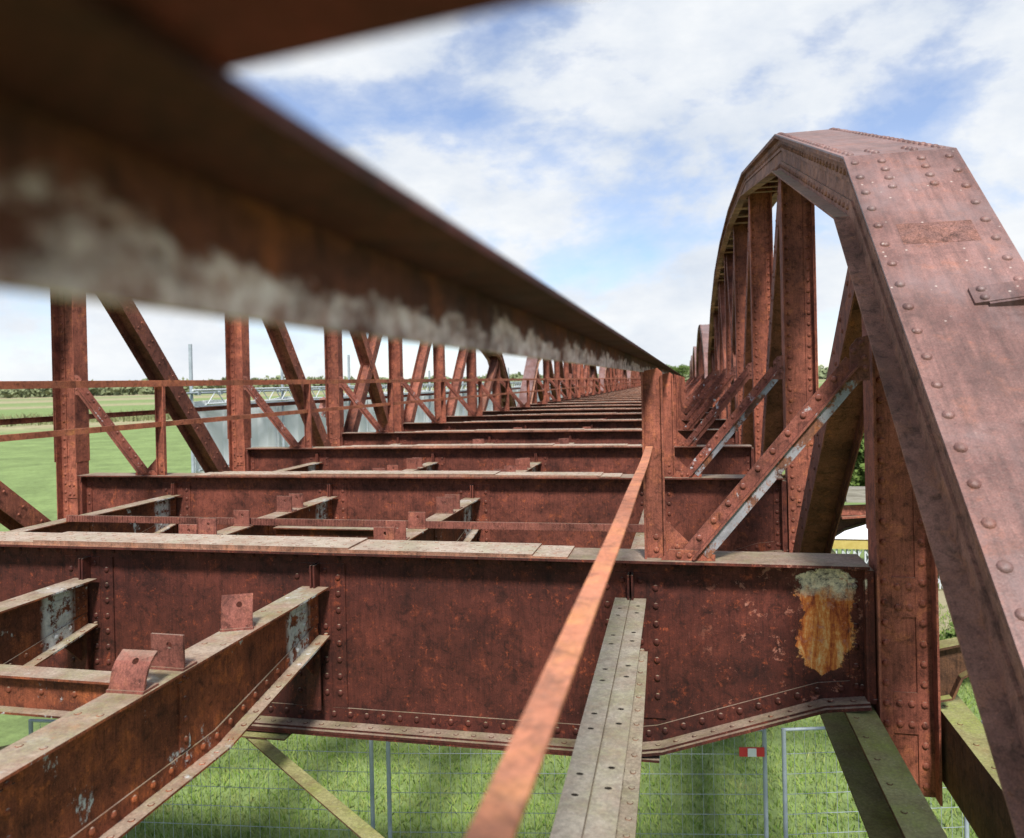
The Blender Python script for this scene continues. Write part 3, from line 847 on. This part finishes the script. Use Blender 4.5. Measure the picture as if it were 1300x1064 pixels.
def tree(x,y,h,r,label):
    t=thing('deciduous_tree',label,'tree',(x,y,GROUND),'trees beyond the right truss')
    m=MB(); segs=[((0,0,-.1),(0.1,.05,h*.3),.16,.11),((.1,.05,h*.3),(.0,.1,h*.7),.11,.05)]
    for i in range(8):
        a=i*2.4; z=h*(.28+.06*i); segs.append(((.05,.05,z),(math.cos(a)*r*.7,math.sin(a)*r*.7,z+r*.5),.05,.015))
    for p,q,ra,rb in segs: m.tube(p,q,(ra+rb)/2,8)
    part('trunk',m.mesh('trunk',M['bark']),t)
    m=MB()
    for i in range(26):
        a=random.uniform(0,6.28);z=random.uniform(.32,.95)*h; rr=r*math.sin(math.pi*min(1,max(.12,(z/h-.25)/.8)))*random.uniform(.2,.85)
        leafball(m,(math.cos(a)*rr,math.sin(a)*rr,z),r*random.uniform(.25,.42),330,.09)
    part('crown',m.mesh('crown',M['leaf']),t)
tree(5.9,27.5,4.7,1.7,'green leafy tree seen in the gap beside the first right post')
tree(13.5,41,8.,3.0,'taller tree farther behind the right truss')
def fartree():
    pass
# far wood along the horizon
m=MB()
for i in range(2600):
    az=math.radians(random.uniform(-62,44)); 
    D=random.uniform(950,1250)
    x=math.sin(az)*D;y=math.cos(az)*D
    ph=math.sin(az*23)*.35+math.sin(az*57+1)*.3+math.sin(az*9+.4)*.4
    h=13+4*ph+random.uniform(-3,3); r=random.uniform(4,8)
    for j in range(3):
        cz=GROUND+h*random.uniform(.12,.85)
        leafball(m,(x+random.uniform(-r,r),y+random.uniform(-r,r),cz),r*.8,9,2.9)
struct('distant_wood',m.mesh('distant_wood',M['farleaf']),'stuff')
# one nearer clump beyond the end of the handrail
t=thing('distant_tree','round green tree top just above the far end of the handrail','tree',(-5.2,560,GROUND))
m=MB()
for i in range(40):
    leafball(m,(random.gauss(0,3.4),random.gauss(0,3),random.uniform(5,13.5)),2.2,90,.45)
part('crown',m.mesh('crown',M['leaf']),t)
m=MB();m.tube((0,0,-.1),(0,0,8),.35,8);part('trunk',m.mesh('trunk',M['bark']),t)

# ------------------------------------------------------------------ sheeted scaffold on the left
m=MB(); nx=160
def wall(x,y0,y1,z0,z1,n,th=.04):
    A=[]
    for i in range(n+1):
        y=y0+(y1-y0)*i/n; w=.05*math.sin(i*1.7)+.03*math.sin(i*.61+1)
        A.append((x+w,y))
    vs=[]
    for xx,y in A: vs+=[(xx,y,z0),(xx,y,z1+.05*math.sin(y*1.3)),(xx-th,y,z1+.05*math.sin(y*1.3)),(xx-th,y,z0)]
    fs=[]
    for i in range(n):
        k=4*i
        for a,b in((0,1),(1,2),(2,3),(3,0)): fs.append((k+a,k+4+a,k+4+b,k+b))
    fs+= [(0,1,2,3),(4*n+3,4*n+2,4*n+1,4*n)]
    return vs,fs
T1=thing('sheeted_scaffold','long white sheeted scaffold with grey tubes behind the left truss','scaffold',(-13.6,19.6,GROUND))
vs,fs=wall(0,.25,95,0.02,GROUND*-1-.38,190); m.add(vs,fs,False)
part('sheeting',m.mesh('sheeting',M['sheet']),T1)
m=MB(); y=2.2
while y<95: m.box(.085,.10,y,y+.07,.3,4.85); y+=2.57
m.box(.087,.103,.3,94,2.55,2.62)
part('seam_strap',m.mesh('seam_strap',M['alu']),T1)
HT=[1.25,.75,1.25,.7,1.25,.8,1.1,.7,1.2,.8,.9,.7,1.0,.8]
for i in range(14):
    y=[0,5.1,10.6,21][i] if i<4 else 21+(i-3)*6.5
    m=MB(); m.tube((.12,y,0),(.12,y,-GROUND+HT[i]),.05,10); part('standard',m.mesh('standard',M['galv']),T1)
m=MB()
for z in(5.18,4.78,3.0): m.tube((.17,-.3 if z>5 else .2,z),(.17,96,z),.032,8)
part('ledger',m.mesh('ledger',M['galv']),T1)
m=MB(); m.tube((.30,-.2,5.26),(.30,96,5.26),.03,8); m.tube((.30,.4,4.86),(.30,96,4.86),.03,8)
y=.5;up=True
while y<95:
    m.tube((.30,y,4.87 if up else 5.25),(.30,y+.42,5.25 if up else 4.87),.018,6); y+=.42; up=not up
part('lattice_beam',m.mesh('lattice_beam',M['alu']),T1)
m=MB(); m.box(-.06,.06,-.06,.06,0,.13); m.tube((-.05,-.09,.03),(-.05,.09,.03),.012,6); cpl=m.mesh('coupler',M['galv'])
for i in range(60): part('coupler',cpl,T1,(.16,i*1.6+random.uniform(-.3,.3),5.12))
# pink cloth hanging on the outer rail
m=MB(); nx=12;nz=8
for s in(0,1):
    for j in range(nz+1):
        for i in range(nx+1):
            u=i/nx-.5;v=j/nz; y=u*.55*(1-.25*v)+.02*math.sin(v*9); z=-v*.42-.05*math.sin(u*7)-.06*u*u
            x=.045*math.sin(u*16+v*3)+.03*math.sin(v*11)+(.0 if s==0 else -.012)
            m.v.append((x,y,z))
N1=(nx+1)*(nz+1)
for j in range(nz):
    for i in range(nx):
        a=j*(nx+1)+i; m.f.append((a,a+1,a+nx+2,a+nx+1)); m.f.append((N1+a,N1+a+nx+1,N1+a+nx+2,N1+a+1)); m.sm+=[True,True]
thing('hanging_cloth','crumpled pink cloth hanging on the rail outside the left truss','cloth',(-8.47,17.6,-.30),None,m.mesh('hanging_cloth',M['rag']))

# ------------------------------------------------------------------ site fence on the grass under the bridge
FY=7.9; TOPZ=GROUND+1.98
def fence(x0,y0,x1,y1,label):
    t=thing('fence_panel',label,'fence',((x0+x1)/2,(y0+y1)/2,GROUND),'mesh fence panels under the bridge')
    L=math.hypot(x1-x0,y1-y0); t.rotation_euler=(0,0,math.atan2(y1-y0,x1-x0)); h=L/2-.05
    f=MB()
    for s in(-1,1): f.tube((s*h,0,.1),(s*h,0,1.98),.021,10)
    f.tube((-h,0,1.97),(h,0,1.97),.016,8); f.tube((-h,0,.16),(h,0,.16),.016,8)
    part('frame',f.mesh('frame',M['galv']),t)
    w=MB(); z=.22
    while z<1.9: w.tube((-h,0,z),(h,0,z),.003,4); z+=.19
    x=-h+.1
    while x<h: w.tube((x,.003,.16),(x,.003,1.97),.0022,4); x+=.10
    part('wire_mesh',w.mesh('wire_mesh',M['galv']),t)
    for s in(-1,1):
        b=MB(); b.prismx([(-.32,0),(.32,0),(.28,.13),(-.28,.13)],s*h-.1,s*h+.1); part('foot_block',b.mesh('foot_block',M['concrete']),t)
    return t
xa=-2.95;xb=.72
fence(-6.62,6.75,-3.00,7.15,'grey mesh fence panel on the grass left of the paired posts below the long girder')
fence(-2.93,7.15,.70,7.75,'grey mesh fence panel seen below the middle of the nearest girder')
fence(.78,7.76,2.56,8.22,'short grey mesh fence panel below the right end of the nearest girder')
fence(2.64,8.24,6.2,8.6,'grey mesh fence panel right of the first truss post')
m=MB(); m.box(-.115,.115,-.01,.01,-.04,.04)
t=thing('warning_board','small red and white board fixed on the mesh fence','sign',(.53,7.68,-3.52)); 
t.rotation_euler=(0,0,.16)
part('board',m.mesh('board',M['redwhite']),t)
m=MB(); m.box(-.04,.04,-.016,-.0105,-.038,.038); part('white_stripe',m.mesh('white_stripe',M['whiteboard']),t)

# ------------------------------------------------------------------ yellow platform with white lattice right of the bridge
t=thing('lattice_platform','yellow topped platform on white lattice frames, low in the gap behind the first post','platform',(5.0,22.0,GROUND))
YZ=[]
m=MB(); m.box(-1.6,3,-1.2,1.2,1.02,1.14); m.box(-1.62,3.02,-1.22,-1.18,.98,1.18)
part('deck',m.mesh('deck',M['yellow']),t)
m=MB(); m.box(-1.5,3,-1.0,1.2,1.1815,1.24); part('cover_sheet',m.mesh('cover_sheet',M['sheet']),t)
m=MB()
x=-1.55
while x<3:
    m.box(x+.1,x+.13,-1.165,-1.155,.05,.97)
    m.tube((x,-1.15,0),(x,-1.15,1.0),.025,6); m.tube((x,-1.15,.05),(x+.45,-1.15,.95),.014,6); m.tube((x+.45,-1.15,.05),(x,-1.15,.95),.014,6)
    m.tube((x,1.15,0),(x,1.15,1.0),.025,6); x+=.26
m.tube((-1.55,-1.15,.5),(3,-1.15,.5),.02,6)
part('lattice_frame',m.mesh('lattice_frame',M['alu']),t)

# ------------------------------------------------------------------ camera
f_px=1002.15; yaw,pitch,roll=[math.radians(a) for a in(12.4039,-.1661,1.3075)]
F=Vector((-math.sin(yaw)*math.cos(pitch),math.cos(yaw)*math.cos(pitch),math.sin(pitch)))
R=Vector((math.cos(yaw),math.sin(yaw),0));U=R.cross(F)
R2=R*math.cos(roll)-U*math.sin(roll);U2=U*math.cos(roll)+R*math.sin(roll)
cam=bpy.data.cameras.new('camera'); co=bpy.data.objects.new('camera',cam); COL.objects.link(co); SC.camera=co
mat=Matrix(((R2.x,U2.x,-F.x,0),(R2.y,U2.y,-F.y,0),(R2.z,U2.z,-F.z,0),(0,0,0,1))); co.matrix_world=mat
cam.sensor_width=36; cam.lens=f_px/1300*36; cam.shift_y=-44.5/1300; cam.clip_start=.02; cam.clip_end=8000
cam.dof.use_dof=True; cam.dof.focus_distance=6.0; cam.dof.aperture_fstop=3.0

# ------------------------------------------------------------------ light
SUN_EL=math.radians(48); SUN_AZ=math.radians(166)   # azimuth clockwise from +Y: behind and a little left of the camera
w=bpy.data.worlds.new('World'); SC.world=w; w.use_nodes=True; nt=w.node_tree; nt.nodes.clear()
def N_(k,**kw):
    o=nt.nodes.new(k)
    for a,b in kw.items(): setattr(o,a,b)
    return o
L_=nt.links.new
sky=N_('ShaderNodeTexSky',sky_type='NISHITA'); sky.sun_disc=False; sky.sun_elevation=SUN_EL; sky.sun_rotation=SUN_AZ; sky.air_density=1.; sky.dust_density=.25; sky.ozone_density=2.5
tc=N_('ShaderNodeTexCoord'); sp=N_('ShaderNodeSeparateXYZ'); L_(tc.outputs['Generated'],sp.inputs[0])
def M_(op,a,b=None,c=False):
    m=N_('ShaderNodeMath',operation=op,use_clamp=c)
    for i,x in((0,a),(1,b)):
        if x is None: continue
        if hasattr(x,'links'): L_(x,m.inputs[i])
        else: m.inputs[i].default_value=x
    return m.outputs[0]
zz=M_('ADD',M_('MAXIMUM',sp.outputs[2],0.),.16)
cb=N_('ShaderNodeCombineXYZ'); L_(M_('DIVIDE',sp.outputs[0],zz),cb.inputs[0]); L_(M_('DIVIDE',sp.outputs[1],zz),cb.inputs[1])
def noise_(scale,det,off,rough=.55,st=(1,1,1),dist=0):
    mp=N_('ShaderNodeMapping'); L_(cb.outputs[0],mp.inputs[0]); mp.inputs['Location'].default_value=off; mp.inputs['Scale'].default_value=st
    t=N_('ShaderNodeTexNoise'); L_(mp.outputs[0],t.inputs['Vector']); t.inputs['Scale'].default_value=scale; t.inputs['Detail'].default_value=det; t.inputs['Roughness'].default_value=rough; t.inputs['Distortion'].default_value=dist
    return t.outputs['Fac']
def ramp_(fac,stops):
    r=N_('ShaderNodeValToRGB'); L_(fac,r.inputs[0]); e=r.color_ramp.elements
    while len(e)<len(stops): e.new(.5)
    for i,(p,c) in enumerate(stops): e[i].position=p; e[i].color=(c,c,c,1) if not hasattr(c,'__len__') else (*c,1)
    return r.outputs[0]
def noise3(scale,det,off,rough,st,dist=0):
    mp=N_('ShaderNodeMapping'); L_(tc.outputs['Generated'],mp.inputs[0]); mp.inputs['Location'].default_value=off; mp.inputs['Scale'].default_value=st
    t=N_('ShaderNodeTexNoise'); L_(mp.outputs[0],t.inputs['Vector']); t.inputs['Scale'].default_value=scale; t.inputs['Detail'].default_value=det; t.inputs['Roughness'].default_value=rough; t.inputs['Distortion'].default_value=dist
    return t.outputs['Fac']
c1=noise3(3.1,10,(12.4,3.3,5.1),.58,(1,1,1.9),.12); c2=noise3(1.25,3,(7.7,2.1,.4),.5,(1,1,2.2))
cl=M_('ADD',M_('MULTIPLY',c1,.72),M_('MULTIPLY',c2,.36))
mask=ramp_(cl,[(.485,0.12),(.54,.42),(.585,.88),(.63,1.)])
wisp=M_('MULTIPLY',noise_(1.0,8,(1,5,0),.6,(.35,1.6,1)),.45)
mk=M_('ADD',mask,M_('MULTIPLY',wisp,.35),True)
shade=ramp_(noise3(4.2,8,(9,3,0),.62,(1,1,2)),[(.35,(4.3,4.7,5.3)),(.62,(5.7,5.85,6.0))])
mx=N_('ShaderNodeMix',data_type='RGBA'); L_(mk,mx.inputs[0]); tn=N_('ShaderNodeMix',data_type='RGBA',blend_type='MULTIPLY'); tn.inputs[0].default_value=1; L_(sky.outputs[0],tn.inputs[6]); tn.inputs[7].default_value=(.84,.87,1.0,1); L_(tn.outputs[2],mx.inputs[6]); L_(shade,mx.inputs[7])
bg=N_('ShaderNodeBackground'); L_(mx.outputs[2],bg.inputs[0]); bg.inputs[1].default_value=.092
wo=N_('ShaderNodeOutputWorld'); L_(bg.outputs[0],wo.inputs[0])
sd_=bpy.data.lights.new('sun','SUN'); sd_.energy=3.2; sd_.angle=math.radians(8); sd_.color=(1,.95,.88)
so=bpy.data.objects.new('sun',sd_); COL.objects.link(so)
sdir=Vector((math.sin(SUN_AZ)*math.cos(SUN_EL),math.cos(SUN_AZ)*math.cos(SUN_EL),math.sin(SUN_EL)))
so.rotation_euler=sdir.to_track_quat('Z','Y').to_euler()
SC.render.engine='CYCLES'; SC.cycles.max_bounces=6
SC.view_settings.view_transform='Standard'; SC.view_settings.look='None'; SC.view_settings.gamma=1; SC.view_settings.exposure=.86
